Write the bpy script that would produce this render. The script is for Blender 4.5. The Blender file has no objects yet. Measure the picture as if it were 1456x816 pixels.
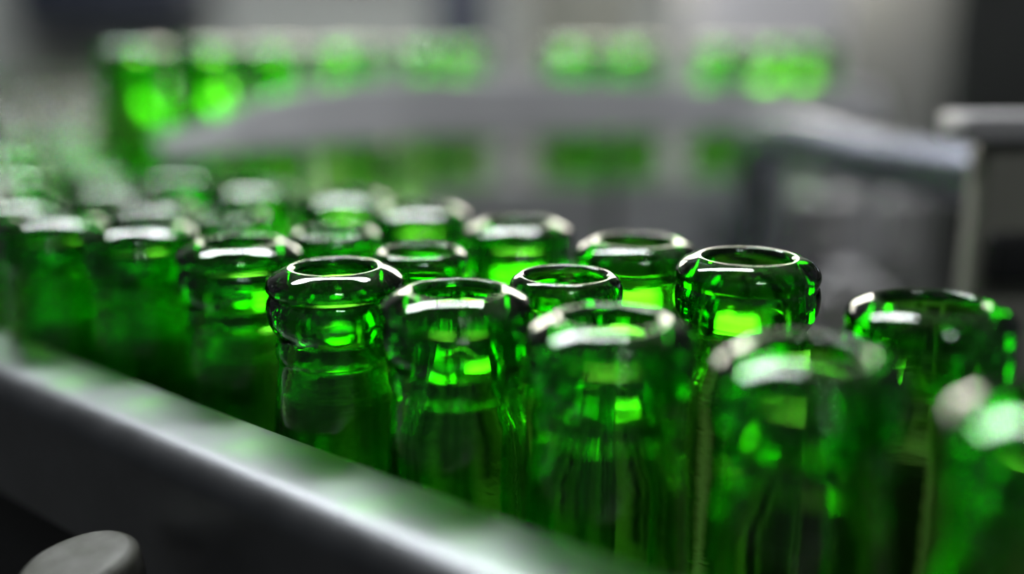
import bpy, bmesh, math, random
from mathutils import Vector, Matrix
random.seed(7)
S = bpy.context.scene
COL = S.collection
PI = math.pi

# ------------------------------------------------------------------ helpers
def link(o, parent=None):
    COL.objects.link(o)
    if parent is not None:
        o.parent = parent
    return o

def tag(o, label=None, cat=None, group=None, kind=None):
    if label:
        assert 4 <= len(label.split()) <= 16, label
        o['label'] = label
    if cat: o['category'] = cat
    if group: o['group'] = group
    if kind: o['kind'] = kind
    return o

def mesh_obj(name, bm, mat, parent=None, smooth=True, angle=40):
    me = bpy.data.meshes.new(name)
    bmesh.ops.recalc_face_normals(bm, faces=bm.faces)
    bm.to_mesh(me); bm.free()
    if smooth:
        for p in me.polygons: p.use_smooth = True
        me.set_sharp_from_angle(angle=math.radians(angle))
    me.materials.append(mat)
    return link(bpy.data.objects.new(name, me), parent)

def empty(name, loc=(0, 0, 0), rz=0.0):
    o = bpy.data.objects.new(name, None)
    o.empty_display_size = 0.01
    o.location = loc; o.rotation_euler = (0, 0, rz)
    return link(o)

def spline(pts, n=6):
    out = []
    P = [Vector(p) for p in pts]
    for i in range(len(P) - 1):
        p0 = P[i - 1] if i > 0 else P[i] * 2 - P[i + 1]
        p1, p2 = P[i], P[i + 1]
        p3 = P[i + 2] if i + 2 < len(P) else P[i + 1] * 2 - P[i]
        for k in range(n):
            t = k / n
            out.append(0.5 * ((2 * p1) + (p2 - p0) * t + (2 * p0 - 5 * p1 + 4 * p2 - p3) * t * t
                              + (3 * p1 - p0 - 3 * p2 + p3) * t ** 3))
    out.append(P[-1])
    return out

def lathe(bm, prof, seg=72, closed=True):
    """prof: list of (r, z). A closed loop revolved about Z; r=0 points become poles."""
    rings = []
    for r, z in prof:
        if r < 1e-7:
            rings.append([bm.verts.new((0, 0, z))])
        else:
            rings.append([bm.verts.new((r * math.cos(2 * PI * k / seg), r * math.sin(2 * PI * k / seg), z)) for k in range(seg)])
    n = len(rings)
    for i in range(n if closed else n - 1):
        a, b = rings[i], rings[(i + 1) % n]
        if len(a) == 1 and len(b) == 1: continue
        for k in range(seg):
            k2 = (k + 1) % seg
            if len(a) == 1: bm.faces.new((a[0], b[k], b[k2]))
            elif len(b) == 1: bm.faces.new((a[k], b[0], a[k2]))
            else: bm.faces.new((a[k], b[k], b[k2], a[k2]))
    return bm

def box(bm, x0, x1, y0, y1, z0, z1, bevel=0.0, seg=3):
    r = bmesh.ops.create_cube(bm, size=1.0)
    for v in r['verts']:
        v.co = Vector(((x0 + x1) / 2 + v.co.x * (x1 - x0), (y0 + y1) / 2 + v.co.y * (y1 - y0), (z0 + z1) / 2 + v.co.z * (z1 - z0)))
    if bevel > 0:
        es = list({e for v in r['verts'] for e in v.link_edges})
        bmesh.ops.bevel(bm, geom=es, offset=bevel, segments=seg, affect='EDGES', profile=0.5)
    return bm

def tube(bm, pts, rad, seg=20):
    P = [Vector(p) for p in pts]
    up = Vector((0, 0, 1)); rings = []
    for i, p in enumerate(P):
        t = (P[min(i + 1, len(P) - 1)] - P[max(i - 1, 0)]).normalized()
        if abs(t.dot(up)) > 0.98: s = t.cross(Vector((0, 1, 0))).normalized()
        else: s = t.cross(up).normalized()
        if rings and s.dot(last) < 0: s = -s
        last = s
        u = s.cross(t).normalized()
        rings.append([bm.verts.new(p + rad * (math.cos(2 * PI * k / seg) * s + math.sin(2 * PI * k / seg) * u)) for k in range(seg)])
    for a, b in zip(rings, rings[1:]):
        for k in range(seg):
            bm.faces.new((a[k], a[(k + 1) % seg], b[(k + 1) % seg], b[k]))
    bm.faces.new(rings[0][::-1]); bm.faces.new(rings[-1])
    return bm

def sweep(bm, path, section):
    """path: list of plan points (x, y); section: closed list of (offset to the right of travel, z)."""
    rings = []
    for i, p in enumerate(path):
        a = Vector(path[max(i - 1, 0)][:2]); b = Vector(path[min(i + 1, len(path) - 1)][:2])
        t = (b - a).normalized(); nrm = Vector((t.y, -t.x))
        rings.append([bm.verts.new((p[0] + nrm.x * o, p[1] + nrm.y * o, z)) for o, z in (section(i) if callable(section) else section)])
    m = len(section(0) if callable(section) else section)
    for a, b in zip(rings, rings[1:]):
        for k in range(m):
            bm.faces.new((a[k], a[(k + 1) % m], b[(k + 1) % m], b[k]))
    bm.faces.new(rings[0]); bm.faces.new(rings[-1][::-1])
    return bm

def round_rect(x0, x1, z0, z1, r, n=5):
    out = []
    for cx, cz, a0 in ((x1 - r, z1 - r, 0), (x0 + r, z1 - r, 90), (x0 + r, z0 + r, 180), (x1 - r, z0 + r, 270)):
        for k in range(n + 1):
            a = math.radians(a0 + 90 * k / n)
            out.append((cx + r * math.cos(a), cz + r * math.sin(a)))
    return out

# ------------------------------------------------------------------ materials
def new_mat(name):
    m = bpy.data.materials.new(name); m.use_nodes = True
    nt = m.node_tree
    return m, nt, nt.nodes, nt.links, nt.nodes['Principled BSDF']

def surface(name, col, rough=0.5, metal=0.0, noise=0.08, scale=60.0, bump=0.0, col2=None, stretch=None):
    m, nt, N, L, b = new_mat(name)
    tc = N.new('ShaderNodeTexCoord'); mp = N.new('ShaderNodeMapping')
    L.new(tc.outputs['Object'], mp.inputs['Vector'])
    if stretch: mp.inputs['Scale'].default_value = stretch
    nz = N.new('ShaderNodeTexNoise'); nz.inputs['Scale'].default_value = scale; nz.inputs['Detail'].default_value = 6
    L.new(mp.outputs['Vector'], nz.inputs['Vector'])
    cr = N.new('ShaderNodeValToRGB')
    c2 = col2 or tuple(max(0, c * (1 - noise * 3)) for c in col)
    cr.color_ramp.elements[0].position = 0.3; cr.color_ramp.elements[1].position = 0.7
    cr.color_ramp.elements[0].color = (*c2, 1); cr.color_ramp.elements[1].color = (*col, 1)
    L.new(nz.outputs['Fac'], cr.inputs['Fac']); L.new(cr.outputs['Color'], b.inputs['Base Color'])
    mr = N.new('ShaderNodeMapRange'); mr.inputs['To Min'].default_value = max(0.02, rough - 0.07); mr.inputs['To Max'].default_value = min(1, rough + 0.07)
    L.new(nz.outputs['Fac'], mr.inputs['Value']); L.new(mr.outputs['Result'], b.inputs['Roughness'])
    b.inputs['Metallic'].default_value = metal
    if bump:
        bp = N.new('ShaderNodeBump'); bp.inputs['Strength'].default_value = bump; bp.inputs['Distance'].default_value = 0.0004
        L.new(nz.outputs['Fac'], bp.inputs['Height']); L.new(bp.outputs['Normal'], b.inputs['Normal'])
    return m

def emitter(name, col, strength):
    m = bpy.data.materials.new(name); m.use_nodes = True
    nt = m.node_tree; nt.nodes.clear()
    e = nt.nodes.new('ShaderNodeEmission'); e.inputs['Color'].default_value = (*col, 1); e.inputs['Strength'].default_value = strength
    o = nt.nodes.new('ShaderNodeOutputMaterial'); nt.links.new(e.outputs[0], o.inputs['Surface'])
    return m

def green_glass(name, dust=0.5, density=400.0, wobble=0.25):
    m = bpy.data.materials.new(name); m.use_nodes = True
    nt = m.node_tree; N, L = nt.nodes, nt.links; N.clear()
    out = N.new('ShaderNodeOutputMaterial')
    g = N.new('ShaderNodeBsdfGlass'); g.inputs['IOR'].default_value = 1.52; g.inputs['Roughness'].default_value = 0.0
    g.inputs['Color'].default_value = (1, 1, 1, 1)
    tc = N.new('ShaderNodeTexCoord'); oi = N.new('ShaderNodeObjectInfo')
    ad = N.new('ShaderNodeVectorMath'); ad.operation = 'ADD'
    sc = N.new('ShaderNodeVectorMath'); sc.operation = 'SCALE'; sc.inputs['Scale'].default_value = 3.0
    cb = N.new('ShaderNodeCombineXYZ')
    for i in range(3): L.new(oi.outputs['Random'], cb.inputs[i])
    L.new(cb.outputs[0], sc.inputs[0]); L.new(tc.outputs['Object'], ad.inputs[0]); L.new(sc.outputs[0], ad.inputs[1])
    # hand-blown unevenness of the moulded wall
    nz = N.new('ShaderNodeTexNoise'); nz.inputs['Scale'].default_value = 190; nz.inputs['Detail'].default_value = 2.0
    mpn = N.new('ShaderNodeMapping'); mpn.inputs['Scale'].default_value = (0.3, 0.3, 1.9)
    L.new(ad.outputs[0], mpn.inputs['Vector']); L.new(mpn.outputs[0], nz.inputs['Vector'])
    bp = N.new('ShaderNodeBump'); bp.inputs['Strength'].default_value = wobble; bp.inputs['Distance'].default_value = 0.0012
    L.new(nz.outputs['Fac'], bp.inputs['Height']); L.new(bp.outputs['Normal'], g.inputs['Normal'])
    surf = g.outputs[0]
    if dust > 0:
        d = N.new('ShaderNodeBsdfDiffuse'); d.inputs['Color'].default_value = (0.55, 0.56, 0.55, 1)
        v = N.new('ShaderNodeTexVoronoi'); v.inputs['Scale'].default_value = 2300; v.inputs['Randomness'].default_value = 1
        L.new(ad.outputs[0], v.inputs['Vector'])
        r1 = N.new('ShaderNodeMapRange'); r1.inputs['From Min'].default_value = 0.14; r1.inputs['From Max'].default_value = 0.34
        r1.inputs['To Min'].default_value = 1; r1.inputs['To Max'].default_value = 0
        L.new(v.outputs['Distance'], r1.inputs['Value'])
        n2 = N.new('ShaderNodeTexNoise'); n2.inputs['Scale'].default_value = 160; n2.inputs['Detail'].default_value = 4
        L.new(ad.outputs[0], n2.inputs['Vector'])
        r2 = N.new('ShaderNodeMapRange'); r2.inputs['From Min'].default_value = 0.50; r2.inputs['From Max'].default_value = 0.68
        L.new(n2.outputs['Fac'], r2.inputs['Value'])
        mu = N.new('ShaderNodeMath'); mu.operation = 'MULTIPLY'; L.new(r1.outputs[0], mu.inputs[0]); L.new(r2.outputs[0], mu.inputs[1])
        m2 = N.new('ShaderNodeMath'); m2.operation = 'MULTIPLY'; L.new(mu.outputs[0], m2.inputs[0]); m2.inputs[1].default_value = dust
        mx = N.new('ShaderNodeMixShader'); L.new(m2.outputs[0], mx.inputs['Fac']); L.new(g.outputs[0], mx.inputs[1]); L.new(d.outputs[0], mx.inputs[2])
        surf = mx.outputs[0]
    L.new(surf, out.inputs['Surface'])
    va = N.new('ShaderNodeVolumeAbsorption'); va.inputs['Color'].default_value = (0.42, 0.89, 0.0, 1); va.inputs['Density'].default_value = density
    L.new(va.outputs[0], out.inputs['Volume'])
    return m

DENS = 460.0
M_LIP = green_glass('green_glass_dusty', 0.35, 620.0, 0.05)
M_BODY = green_glass('green_glass', 0.15, 520.0, 0.12)
M_FAR = green_glass('green_glass_far', 0.0, DENS, 0.15)
M_RAIL = surface('brushed_stainless', (0.20, 0.206, 0.218), 0.46, 1.0, 0.06, 90, 0.06)
M_ARC = surface('satin_stainless', (0.58, 0.58, 0.60), 0.55, 0.0, 0.05, 40)
M_FRAME = surface('black_painted_steel', (0.010, 0.011, 0.012), 0.6, 0.0, 0.1, 50)
M_BELT = surface('dark_belt_plastic', (0.02, 0.024, 0.022), 0.55, 0.0, 0.1, 80)
M_KNOB = surface('worn_grey_cast_metal', (0.11, 0.11, 0.10), 0.55, 0.1, 0.1, 170, 0.8, col2=(0.035, 0.038, 0.024))
M_BLUE = surface('dark_blue_steel', (0.40, 0.42, 0.50), 0.24, 0.95, 0.08, 30)
M_BEIGE = surface('beige_enamel', (0.24, 0.24, 0.20), 0.5, 0.0, 0.06, 20)
M_PALE = surface('pale_grey_enamel', (0.46, 0.45, 0.46), 0.45, 0.0, 0.05, 15)
M_DARK = surface('charcoal_enamel', (0.09, 0.095, 0.09), 0.5, 0.0, 0.1, 15)
M_PILLAR = surface('slate_enamel', (0.09, 0.10, 0.13), 0.5, 0.0, 0.1, 15)
M_NAVY = surface('navy_enamel', (0.022, 0.027, 0.042), 0.5, 0.0, 0.1, 15)
M_STEEL = surface('polished_steel', (0.55, 0.55, 0.57), 0.22, 1.0, 0.05, 50)
M_WALL = surface('hall_wall_paint', (0.44, 0.46, 0.43), 0.85, 0.0, 0.03, 2)
M_FLOOR = surface('hall_floor_concrete', (0.06, 0.06, 0.058), 0.6, 0.0, 0.08, 4)
M_CEIL = surface('hall_ceiling_paint', (0.30, 0.30, 0.30), 0.9, 0.0, 0.03, 2)
M_HOUSING = surface('white_lamp_housing', (0.7, 0.7, 0.7), 0.5)
M_BACKLIGHT = emitter('added_backlight_glow', (1.0, 0.96, 0.82), 13.0)  # glow of the added panels that backlight the glass
M_LAMP = emitter('fluorescent_diffuser', (0.95, 0.98, 1.0), 50.0)

# ------------------------------------------------------------------ levels (metres)
CAM_Z = 1.0435
LIP = 1.0           # bottle mouths of the near line
H = 0.100           # bottle height
DECK = LIP - H
# line directions in plan: ALONG the near rail (away from the camera), ACROSS it (towards the machine)
AL = Vector((-0.7791, 0.6269)); AC = Vector((0.6269, 0.7791))
def plan(a, p): return (AL.x * a + AC.x * p, AL.y * a + AC.y * p)
RAIL_RZ = math.atan2(AL.y, AL.x)     # local +x runs along the rail, local -y is AC
def mm(pts): return [(r / 1000.0, (100.0 - s) / 1000.0) for r, s in pts]

# ------------------------------------------------------------------ bottle profiles: (radius, depth below the mouth) in mm
def bottle_profiles(kind):
    if kind == 'grooved':
        lip_out = [(7.8, 2.2), (7.95, 1.0), (8.4, 0.25), (9.1, 0.0), (10.0, 0.2), (11.3, 0.75), (12.6, 1.45), (13.55, 2.3), (14.0, 3.3), (13.9, 4.2), (13.45, 4.9), (13.05, 5.3)]
        col_out = [(13.05, 5.32), (13.55, 5.9), (14.0, 7.0), (14.1, 8.5), (13.9, 10.2), (13.2, 11.9), (12.5, 13.1), (12.0, 13.9)]
    elif kind == 'smooth':
        lip_out = [(8.3, 2.0), (8.45, 0.9), (8.9, 0.2), (9.5, 0.0), (10.4, 0.18), (11.6, 0.6), (12.7, 1.2), (13.5, 2.05), (13.95, 3.0), (14.0, 4.0), (13.85, 4.8), (13.7, 5.3)]
        col_out = [(13.7, 5.32), (13.95, 6.0), (14.15, 7.2), (14.2, 8.6), (14.0, 10.2), (13.3, 11.9), (12.6, 13.1), (12.1, 13.9)]
    else:  # straight sided
        lip_out = [(9.6, 2.0), (9.75, 0.9), (10.3, 0.25), (11.0, 0.0), (11.9, 0.2), (12.9, 0.8), (13.6, 1.8), (13.9, 2.9), (13.95, 3.8), (13.85, 4.7), (13.7, 5.3)]
        col_out = [(13.7, 5.32), (13.75, 6.2), (13.7, 7.4), (13.7, 9.0), (13.65, 10.6), (13.4, 12.0), (12.8, 13.1), (12.2, 13.9)]
    b0 = lip_out[0][0]
    x0 = col_out[-1][0]
    lip = spline(lip_out + [], 6) + [Vector((b0 + 0.15, 5.3)), Vector((b0 + 0.05, 3.6))]
    collar = spline(col_out, 6) + [Vector((b0 + 0.7, 13.9)), Vector((b0 + 0.55, 11.5)), Vector((b0 + 0.35, 8.5)), Vector((b0 + 0.15, 5.32))]
    bo = [(x0, 13.92), (x0 + .1, 14.6), (x0 + .5, 15.6), (x0 + .72, 16.7), (x0 + .6, 17.8), (x0 + .25, 18.8), (x0 + .25, 20), (12.8, 25), (13.45, 31), (13.9, 38), (14.05, 46), (14.1, 60), (14.1, 80), (14.1, 94), (13.8, 97.5), (12.8, 99.6), (11.2, 100)]
    bi = [(0, 95.0), (6, 95.4), (10.2, 95.2), (12.0, 92.5), (12.3, 88), (12.3, 70), (12.3, 46), (12.1, 38), (11.6, 31), (10.8, 26.5), (10.0, 23.5), (9.5, 20.5), (b0 + 1.3, 17.0), (b0 + 0.7, 13.92)]
    body = spline(bo, 5) + [Vector((7, 98.6)), Vector((0, 97.6))] + spline(bi, 4)
    f = lambda P: [(v.x, v.y) for v in P]
    return f(lip), f(collar), f(body)

def build_bottle(kind, seg=72):
    lip, collar, body = bottle_profiles(kind)
    root = empty('glass_bottle')
    for nm, prof, mat in (('lip', lip, M_LIP), ('collar', collar, M_LIP), ('body', body, M_BODY)):
        bm = bmesh.new(); lathe(bm, mm(prof), seg)
        mesh_obj(nm, bm, mat, root, angle=50)
    return root

def build_far_bottle(seg=40):
    lip, collar, body = bottle_profiles('grooved')
    outer = [(9.1, 0.0), (11.3, .75), (13.2, 1.95), (14.0, 3.0), (13.4, 4.9), (13.1, 5.3), (14.0, 7.0), (14.05, 9.2), (12.8, 12.6), (12.0, 13.9), (12.7, 16.6), (12.3, 19), (12.8, 25), (13.9, 38), (14.1, 60), (14.1, 96), (12.8, 99.6), (11.2, 100)]
    inner = [(0, 95), (10.2, 95.2), (12.2, 90), (12.2, 46), (11.2, 31), (9.3, 20), (8.5, 14), (7.9, 5), (7.8, 2), (8.6, .3)]
    prof = [(v.x, v.y) for v in spline(outer, 3)] + [(7, 98.6), (0, 97.6)] + [(v.x, v.y) for v in spline(inner, 2)]
    bm = bmesh.new(); lathe(bm, mm(prof), seg)
    return mesh_obj('glass_bottle', bm, M_FAR, None, angle=60)

protos = {k: None for k in ('grooved', 'smooth', 'straight')}
far_proto = None
def put_bottle(kind, xy, z, label, group, sc=1.0, sz=1.0):
    global far_proto
    if kind == 'far':
        if far_proto is None: far_proto = o = build_far_bottle()
        else: o = far_proto.copy(); COL.objects.link(o)
    elif protos[kind] is None:
        o = protos[kind] = build_bottle(kind)
    else:
        src = protos[kind]; o = src.copy(); COL.objects.link(o)
        for ch in list(src.children):
            c = ch.copy(); COL.objects.link(c); c.parent = o
    o.location = (xy[0], xy[1], z); o.rotation_euler = (0, 0, random.uniform(0, 6.28))
    o.scale = (sc, sc, sz)
    tag(o, label, 'bottle', group)
    return o

GF = 'green bottles in the row along the steel rail'
GM = 'narrower green bottles in the middle row'
GB = 'green bottles in the back row of the line'
near = [
 ('grooved', (-0.0356, 0.1978), 1, 1, GF, 'sharpest green bottle beside the steel rail, dusty lip and grooved collar fully in focus'),
 ('grooved', (-0.0101, 0.1781), 1, 1, GF, 'green bottle by the rail, one place nearer than the sharpest, bright ring round mouth'),
 ('grooved', (0.0161, 0.1583), 1, 1, GF, 'slightly blurred green bottle by the rail, second nearer than the sharpest, white bar on lip'),
 ('grooved', (0.0436, 0.1408), 1, 1, GF, 'large blurred green bottle by the rail, next to the one cut off by the frame'),
 ('grooved', (0.0690, 0.1185), 1, 1, GF, 'largest and blurriest green bottle, cut off by the frame at the near end'),
 ('grooved', (-0.0619, 0.2240), 1, 1, GF, 'green bottle by the rail, first beyond the sharpest one, blurred grey double ring on lip'),
 ('grooved', (-0.0927, 0.2467), 1, 1, GF, 'green bottle by the rail, second beyond the sharpest one, flat white band on lip'),
 ('grooved', (-0.1203, 0.2593), 1, 1, GF, 'green bottle by the rail, third beyond the sharpest one, round white glint under lip'),
 ('grooved', (-0.1427, 0.2861), 1, 1, GF, 'green bottle by the rail, fourth beyond the sharpest one, cut by the frame edge'),
 ('straight', (0.0107, 0.1947), .82, .99, GM, 'narrow straight-lipped green bottle, almost in focus, first from near end of the middle row'),
 ('straight', (-0.0203, 0.2187), .78, .99, GM, 'narrow blurred green bottle peeping between the sharpest bottle and its nearer neighbour'),
 ('straight', (-0.0438, 0.2434), .83, .99, GM, 'narrow green bottle with two round white glints, just behind the sharpest bottle'),
 ('straight', (-0.0771, 0.2682), .83, .99, GM, 'narrow blurred green bottle behind the first bottle beyond the sharpest one'),
 ('smooth', (0.0730, 0.1694), 1.02, 1, GB, 'green bottle at the near end of the back row, wide lip with white glints'),
 ('smooth', (0.0470, 0.1959), 1.02, 1.025, GB, 'tall crisp green bottle in the back row, smooth dark lip in focus'),
 ('smooth', (0.0284, 0.2255), 1, 1, GB, 'back-row green bottle next beyond the tall crisp one, two white bars on its lip'),
 ('grooved', (0.0016, 0.2497), 1, 1, GB, 'back-row green bottle, second beyond the tall crisp one'),
 ('grooved', (-0.0254, 0.2745), 1, 1, GB, 'back-row green bottle, third beyond the tall crisp one, wide white smear on lip'),
 ('grooved', (-0.0500, 0.2986), 1, 1, GB, 'back-row green bottle, fourth beyond the tall crisp one'),
 ('grooved', (-0.0823, 0.3187), 1, 1, GB, 'back-row green bottle, fifth beyond the tall crisp one, square white blur on lip'),
 ('far', (-0.1169, 0.3493), 1, 1, GB, 'back-row green bottle, sixth beyond the tall crisp one, below the end of the curved rail'),
]
for kind, xy, sc, sz, grp, lab in near:
    put_bottle(kind, xy, DECK, lab, grp, sc, sz)
# the line bends away: a string of white-glinting mouths climbing to the far end
chain = [((-0.1031, 0.2826), 'first'), ((-0.1268, 0.3123), 'second'), ((-0.1486, 0.3607), 'third'), ((-0.1817, 0.4171), 'fourth'), ((-0.2217, 0.4960), 'fifth')]
for xy, w in chain:
    put_bottle('far', xy, DECK, 'blurred green bottle, %s in string of white-glinting mouths climbing to far crowd' % w, 'green bottles where the line bends away')
side = [((-0.1740, 0.3467), 'bright white band at the frame edge'), ((-0.2107, 0.4171), 'pale haze over its mouth at the frame edge'), ((-0.1700, 0.3105), 'only its rim showing at the frame edge')]
for xy, w in side:
    put_bottle('far', xy, DECK, 'blurred green bottle outside glinting string, %s' % w, 'green bottles where the line bends away')
taken = [Vector(b[1]) for b in near] + [Vector(c[0]) for c in chain] + [Vector(s[0]) for s in side]
far_rows = []
sp = 0.034
for i in range(60):
    for j in range(60):
        x = -0.95 + sp * i + (sp / 2 if j % 2 else 0); y = 0.42 + sp * 0.9 * j
        if y > 1.45: continue
        q = Vector((x, y)); u = x / (y * 0.97)
        if not (-0.535 < u < -0.345): continue
        if y < 0.56 and x > -0.235 - (0.56 - y) * 0.1: continue
        if any((q - t).length < 0.031 for t in taken): continue
        q += Vector((random.uniform(-.0015, .0015), random.uniform(-.0015, .0015)))
        taken.append(q); far_rows.append(q)
for q in far_rows:
    put_bottle('far', q, DECK, 'hazy out-of-focus green bottle in the crowd at the far end, upper left', 'hazy crowd of bottles at the far end')

# ------------------------------------------------------------------ near line: rail, belt, frame
rail = empty('guide_rail', (*plan(0.0, 0.1065), LIP - 0.0625), RAIL_RZ)
tag(rail, 'straight brushed steel guide rail running along the front of the bottles', 'guide rail')
bm = bmesh.new()
sec = [(-0.0098, 0.0310), (-0.0098, 0.0010), (-0.0088, 0.0), (0.0083, 0.0), (0.0093, 0.001)] + \
      [(0.0028 + 0.0065 * math.cos(a), 0.0245 + 0.0065 * math.sin(a)) for a in [math.radians(x) for x in range(0, 91, 10)]] + [(-0.0088, 0.0315)]
sec = [(o, z) for o, z in sec]
L0, L1 = -0.10, 0.70
rings = [[bm.verts.new((x, o, z)) for o, z in sec] for x in (L0, L1)]
for k in range(len(sec)):
    k2 = (k + 1) % len(sec)
    bm.faces.new((rings[0][k], rings[0][k2], rings[1][k2], rings[1][k]))
bm.faces.new(rings[0]); bm.faces.new(rings[1][::-1])
# local +y points to the camera side (−AC): section offset + is the camera side
rb = mesh_obj('rail_bar', bm, M_RAIL, rail, angle=35)

frame = empty('conveyor', (0, 0, 0))
tag(frame, 'dark conveyor line carrying the green bottles behind the steel rail', 'conveyor')
bm = bmesh.new()
poly = [plan(-.08, .1145), plan(1.5, .1145), plan(1.5, .95), plan(.95, .80), plan(.30, .250), plan(-.08, .222)]
top = [bm.verts.new((x, y, DECK)) for x, y in poly]; bot = [bm.verts.new((x, y, DECK - .02)) for x, y in poly]
bm.faces.new(top); bm.faces.new(bot[::-1])
for k in range(len(poly)):
    k2 = (k + 1) % len(poly); bm.faces.new((top[k], bot[k], bot[k2], top[k2]))
mesh_obj('belt', bm, M_BELT, frame, smooth=False)
side_e = bmesh.new()
box(side_e, -0.08, 1.5, -0.1135, -0.1085, 0.74, LIP - 0.0628, 0.001)
o = mesh_obj('side_frame', side_e, M_FRAME, frame); o.rotation_euler = (0, 0, RAIL_RZ)
for a, p in ((0.05, .13), (0.05, .20), (1.2, .14), (1.2, .8)):
    bm = bmesh.new(); x, y = plan(a, p); box(bm, x - .015, x + .015, y - .015, y + .015, 0.0, DECK - .02, .003)
    mesh_obj('leg', bm, M_FRAME, frame)

# worn knob standing in front of the rail
knob = empty('clamp_knob', (-0.0795, 0.1685, 0.0))
tag(knob, 'worn grey rounded metal knob in front of the rail at the bottom corner', 'knob')
bm = bmesh.new()
kp = [(0, 0), (9.0, -.15), (10.9, -.7), (12.0, -1.9), (12.2, -3.4), (12.0, -8.0), (11.2, -9.5), (0, -9.6)]
lathe(bm, [(r / 1000, z / 1000) for r, z in [(v.x, v.y) for v in spline(kp[:7], 5)] + [kp[7]]], 64, closed=False)
kc = mesh_obj('knob_cap', bm, M_KNOB, knob, angle=60)
kc.scale = (.9, .9, .9); kc.location = (-.001, 0, 0.9515); kc.rotation_euler = (math.radians(4), math.radians(-9), 0)
bm = bmesh.new(); lathe(bm, [(0, .9435), (.005, .9435), (.005, .86), (.0, .86)], 32, closed=False)
mesh_obj('stem', bm, M_FRAME, knob)
bm = bmesh.new(); box(bm, -.012, .0266, -.010, .010, .852, .860, .001)
br = mesh_obj('bracket', bm, M_FRAME, knob); br.rotation_euler = (0, 0, math.radians(51.18))

# ------------------------------------------------------------------ raised lane behind, with its curved rail
arc_pts = [(-.1331, .3837), (-.1197, .4013), (-.1007, .4218), (-.078, .4475), (-.043, .4770), (.0, .4905), (.05, .503), (.0972, .5154), (.145, .528), (.2, .543)]
arc = [tuple(v) for v in spline([(x, y, 0) for x, y in arc_pts], 6)]
LANE = CAM_Z - 0.100
rail2 = empty('curved_guide_rail', (0, 0, 0))
tag(rail2, 'pale grey curved guide rail sweeping behind the bottles, far out of focus', 'guide rail')
ARC_TOP = [(0, .0338), (6, .0316), (12, .0235), (18, .0180), (24, .0150), (36, .0170), (44, .0205), (54, .0225)]
def arc_top(i):
    for (i0, d0), (i1, d1) in zip(ARC_TOP, ARC_TOP[1:]):
        if i <= i1: return d0 + (d1 - d0) * (i - i0) / (i1 - i0)
    return ARC_TOP[-1][1]
def arc_section(i):
    h = .043 - arc_top(i)              # height of the leaning sheet; it fans out from the narrow end
    k = h / .027
    return [(-.001 * k, -.0430), (.002 * k, -.0440), (.0035 * k, -.0425), (.0035 * k, -.0410), (-.013 * k, -.0430 + h - .0008), (-.0150 * k, -.0430 + h), (-.0165 * k, -.0430 + h - .001), (-.0170 * k, -.0430 + h - .0025)]
bm = bmesh.new(); sweep(bm, arc, lambda i: [(o_, CAM_Z + z_) for o_, z_ in arc_section(i)])
mesh_obj('rail_bar', bm, M_ARC, rail2, angle=18)
bm = bmesh.new(); sweep(bm, arc[24:], round_rect(-.007, -.004, LANE, CAM_Z - .068, .001))
mesh_obj('kick_plate', bm, M_ARC, rail2)
for i in (8, 22, 36, 48):
    a, b = Vector(arc[i - 1][:2]), Vector(arc[i + 1][:2]); t = (b - a).normalized(); c = (a + b) / 2 - Vector((t.y, -t.x)) * .002
    bm = bmesh.new(); lathe(bm, [(0, LANE), (.003, LANE), (.003, CAM_Z - .0445), (0, CAM_Z - .0445)], 20, closed=False)
    o = mesh_obj('support_post', bm, M_STEEL, rail2); o.location = (c.x, c.y, 0)

lane = empty('raised_conveyor', (0, 0, 0))
tag(lane, 'raised grey conveyor lane behind the curved rail', 'conveyor')
bm = bmesh.new(); sweep(bm, arc, round_rect(-.17, 0.0, LANE - .022, LANE, .002))
mesh_obj('lane_deck', bm, M_ARC, lane)
for i in (32, 50):
    a, b = Vector(arc[i - 1][:2]), Vector(arc[i + 1][:2]); t = (b - a).normalized(); c = (a + b) / 2 - Vector((t.y, -t.x)) * .12
    bm = bmesh.new(); box(bm, c.x - .015, c.x + .015, c.y - .015, c.y + .015, 0, LANE - .022, .003)
    mesh_obj('leg', bm, M_FRAME, lane)
# bottles on the raised lane
def along_arc(dist, off):
    acc = 0.0
    for p, q in zip(arc, arc[1:]):
        p, q = Vector(p[:2]), Vector(q[:2]); l = (q - p).length
        if acc + l >= dist:
            t = (q - p).normalized(); c = p + t * (dist - acc)
            return c - Vector((t.y, -t.x)) * off
        acc += l
    return None
words = 'first second third fourth fifth sixth seventh eighth ninth tenth eleventh twelfth thirteenth fourteenth'.split()
runs = [('long run', 0.012, 0.168), ('middle run', 0.215, 0.275), ('run beside dark pipe', 0.300, 0.345)]
placed = []
for where, d0, d1 in runs:
    for row, off in (('front', .0345), ('second', .066)):
        k = 0; d = d0 + (0 if row == 'front' else .016)
        while d <= d1:
            c = along_arc(d, off); d += .0325 if row == 'front' else .034
            if c is None or any((c - q).length < .0295 for q in placed): continue
            placed.append(c)
            put_bottle('far', c, LANE, 'blurred green bottle behind curved rail, %s in %s row of %s' % (words[k], row, where), 'green bottles on the raised lane')
            k += 1
c = along_arc(.372, .060)
if c: put_bottle('far', c, LANE, 'lone dim green bottle on the raised lane above the dark pipe', 'green bottles on the raised lane')

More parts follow.
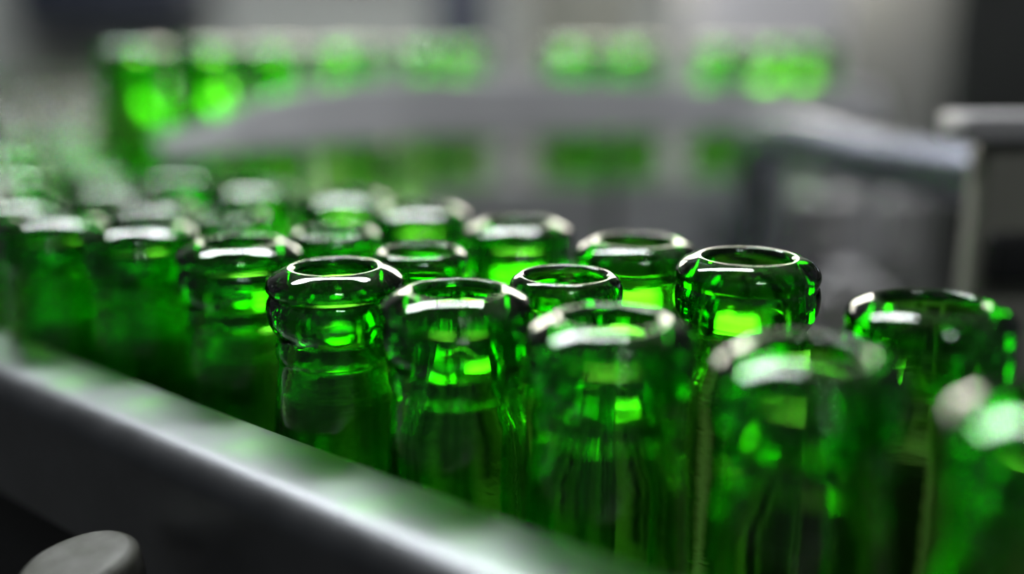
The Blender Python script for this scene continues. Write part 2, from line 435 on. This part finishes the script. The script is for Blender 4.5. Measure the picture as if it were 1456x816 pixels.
# ------------------------------------------------------------------ machinery on the right
pipe = empty('bent_pipe', (0, 0, 0))
tag(pipe, 'thick dark blue-grey steel pipe with white glints, bending down at its far end', 'pipe')
bm = bmesh.new()
pp = [(.158, .322, 1.0005), (.147, .360, 1.0), (.137, .392, 1.0), (.128, .428, 1.002), (.1205, .455, 1.002), (.117, .470, .999), (.1165, .476, .988), (.1170, .478, .970)]
tube(bm, [tuple(v) for v in spline(pp, 6)], .0105, 28)
mesh_obj('pipe_body', bm, M_BLUE, pipe)
bm = bmesh.new(); lathe(bm, [(0, .8985), (.010, .8985), (.010, .972), (0, .972)], 28, closed=False)
o = mesh_obj('post', bm, M_BLUE, pipe); o.location = (.1170, .478, 0)
bm = bmesh.new(); lathe(bm, [(.0106, -.005), (.0145, -.005), (.0152, 0), (.0145, .005), (.0106, .005)], 28)
o = mesh_obj('flange', bm, M_BLUE, pipe); o.location = (.1170, .478, .955)

col_ = empty('machine_column', (0.1315, 0.280, 0))
tag(col_, 'beige machine column in front of the end of the dark pipe', 'machine column')
bm = bmesh.new(); box(bm, 0, .09, 0, .012, 0.0, 1.0165, .003); mesh_obj('column_body', bm, M_BEIGE, col_)
bm = bmesh.new(); box(bm, .003, .080, -.006, -.0002, .978, .992, .0015); mesh_obj('dark_hole_plate', bm, M_FRAME, col_)  # black plate, its colour standing in for the shade of a dark hole
bm = bmesh.new(); box(bm, -.008, .096, -.004, .015, 1.0167, 1.0245, .002); mesh_obj('cap_plate', bm, M_PALE, col_)

cab = empty('machine_cabinet', (0.0, 0.0, 0))
tag(cab, 'tall charcoal machine cabinet at upper right edge', 'cabinet')
bm = bmesh.new(); box(bm, .382, .80, .90, 1.20, 0.0, 1.25, .006); mesh_obj('cabinet_body', bm, M_DARK, cab)
bm = bmesh.new(); box(bm, .40, .78, .890, .8998, 0.5, 1.22, .004); mesh_obj('cabinet_door', bm, M_DARK, cab)

rol_labels = ['pale steel roller under the dark pipe, the one nearest its post', 'pale steel roller under the dark pipe, beside the beige column']
for (x, y, z, r, hgt), lab in zip([(.1480, .4735, .9593, .0155, .030), (.1800, .4600, .9600, .0100, .030)], rol_labels):
    t = empty('steel_roller', (x, y, z - hgt / 2)); tag(t, lab, 'roller', 'steel rollers under the dark pipe')
    bm = bmesh.new()
    pr = [(0, 0), (r * .9, 0), (r, .002), (r * .97, .006), (r * .93, hgt * .5), (r * .97, hgt - .006), (r, hgt - .002), (r * .9, hgt), (0, hgt)]
    lathe(bm, pr, 40, closed=False); mesh_obj('drum', bm, M_PALE, t)
    bm = bmesh.new(); lathe(bm, [(0, -.0458), (r * .3, -.0458), (r * .3, hgt + .003), (0, hgt + .003)], 20, closed=False); mesh_obj('axle', bm, M_FRAME, t)

bed = empty('machine_bed', (0, 0, 0))
tag(bed, 'grey-green machine bed below the dark pipe and rollers', 'machine bed')
bm = bmesh.new(); box(bm, .135, .60, .415, .53, .60, .885, .004); mesh_obj('bed_body', bm, M_FRAME, bed)
bm = bmesh.new(); box(bm, .105, .62, .400, .54, .885, .898, .002); mesh_obj('bed_top', bm, M_DARK, bed)
bm = bmesh.new(); box(bm, .14, .58, .42, .52, 0, .60, .004); mesh_obj('plinth', bm, M_FRAME, bed)

gear = empty('gearbox', (.150, .440, .8982)); tag(gear, 'pale grey gearbox standing on the machine bed below the dark pipe', 'gearbox')
bm = bmesh.new(); box(bm, -.016, .018, -.014, .014, 0, .040, .004); mesh_obj('casing', bm, M_PALE, gear)
bm = bmesh.new(); lathe(bm, [(0, .0402), (.009, .0402), (.009, .046), (.006, .048), (0, .048)], 32, closed=False); mesh_obj('cover', bm, M_PALE, gear)

# ------------------------------------------------------------------ hall
def slab(name, x0, x1, y0, y1, z0, z1, mat):
    bm = bmesh.new(); box(bm, x0, x1, y0, y1, z0, z1)
    o = mesh_obj(name, bm, mat, None, smooth=False); o['kind'] = 'structure'; return o
slab('floor', -4, 4, -2.5, 4.0, -.05, 0.0, M_FLOOR)
slab('wall_back', -4, 4, 4.0, 4.1, 0.0, 3.4, M_WALL)
slab('ceiling', -4, 4, -2.5, 4.0, 3.4, 3.45, M_CEIL)

def cabinet(name, x0, x1, y0, y1, z0, z1, mat, door_mat, label, cat):
    t = empty(name, ((x0 + x1) / 2, (y0 + y1) / 2, 0)); tag(t, label, cat)
    w, d = (x1 - x0) / 2, (y1 - y0) / 2
    bm = bmesh.new(); box(bm, -w, w, -d, d, z0, z1, .01); mesh_obj('cabinet_body', bm, mat, t)
    bm = bmesh.new(); box(bm, -w * .9, w * .9, -d - .012, -d - .0005, z0 + .06, z1 - .05, .004); mesh_obj('cabinet_door', bm, door_mat, t)
    return t
cabinet('wall_cabinet', -1.78, -1.13, 3.70, 3.995, 1.105, 1.40, M_NAVY, M_NAVY, 'dark navy cabinet hung on the far wall above the hazy bottles', 'cabinet')
cabinet('steel_pillar', -.178, -.045, 2.3, 2.5, 0, 3.39, M_PILLAR, M_PILLAR, 'dark blue-grey upright pillar far behind the curved rail, top centre', 'pillar')
cabinet('machine_housing', .04, .30, 2.5, 2.9, 0, 1.32, M_BEIGE, M_BEIGE, 'pale beige machine housing to the right of the blue-grey pillar', 'machine')
cabinet('machine_housing', .42, .98, 2.2, 2.6, 0, 1.28, M_PALE, M_PALE, 'large pale grey machine housing beside the charcoal cabinet', 'machine')

for i, x in enumerate((-.63, 0.63)):  # glowing panels added high on the wall, to light the bottle necks from behind
    t = empty('backlight_panel_%d' % (i + 1), (x, 3.99, 1.80)); t['kind'] = 'structure'
    bm = bmesh.new(); box(bm, -.61, .61, -.004, .004, -.46, .46); mesh_obj('glow_sheet', bm, M_BACKLIGHT, t, smooth=False)
    bm = bmesh.new()
    for a in ((-.628, .628, .46, .50), (-.628, .628, -.50, -.46), (-.628, -.61, -.46, .46), (.61, .628, -.46, .46)): box(bm, a[0], a[1], -.03, .005, a[2], a[3])
    mesh_obj('frame', bm, M_PALE, t, smooth=False)
lamps = [(-.98, 1.65, 'pair beyond the bottles, the one above their far end'), (.0, 1.65, 'pair beyond the bottles, the one above their near end'), (.5, -1.6, 'single one on the rail side of the line')]
for x, ly, w in lamps:
    t = empty('ceiling_light', (x, ly, 3.0)); tag(t, 'white fluorescent ceiling light, %s' % w, 'light', 'fluorescent ceiling lights')
    hw, hd = (.47, .2) if ly > 0 else (.28, .10)
    bm = bmesh.new(); box(bm, -hw - .02, hw + .02, -hd - .02, hd + .02, .012, .07, .008); mesh_obj('housing', bm, M_HOUSING, t)
    bm = bmesh.new(); box(bm, -hw, hw, -hd, hd, 0.0, .0118); mesh_obj('diffuser', bm, M_LAMP, t, smooth=False)
    for sx in (-hw * .66, hw * .66):
        bm = bmesh.new(); box(bm, sx - .006, sx + .006, -.006, .006, .07, .4); mesh_obj('hanger', bm, M_HOUSING, t)

# ------------------------------------------------------------------ world, camera, colour
w = bpy.data.worlds.new('World'); S.world = w; w.use_nodes = True
bg = w.node_tree.nodes['Background']; bg.inputs['Color'].default_value = (0.85, 0.93, 1.0, 1); bg.inputs['Strength'].default_value = 0.06

cam = bpy.data.cameras.new('camera'); co = bpy.data.objects.new('camera', cam); COL.objects.link(co)
co.location = (0, 0, CAM_Z); co.rotation_euler = (math.radians(90) - math.atan(346 / 1430), 0, 0)
cam.sensor_width = 36; cam.lens = 36 * 1430 / 1456
cam.clip_start = .005; cam.clip_end = 50
cam.dof.use_dof = True; cam.dof.focus_distance = .1985; cam.dof.aperture_fstop = 2.5
S.camera = co
S.view_settings.view_transform = 'Standard'; S.view_settings.look = 'None'
S.view_settings.exposure = 0.0; S.view_settings.gamma = 1.0; S.view_settings.use_curve_mapping = False
cy = S.cycles
cy.max_bounces = 32; cy.transmission_bounces = 32; cy.glossy_bounces = 12; cy.diffuse_bounces = 4; cy.transparent_max_bounces = 16; cy.volume_bounces = 0
cy.caustics_reflective = True; cy.caustics_refractive = True; cy.blur_glossy = 0.3
cy.sample_clamp_indirect = 6.0; cy.use_denoising = True
try: cy.denoiser = 'OPENIMAGEDENOISE'
except Exception: pass
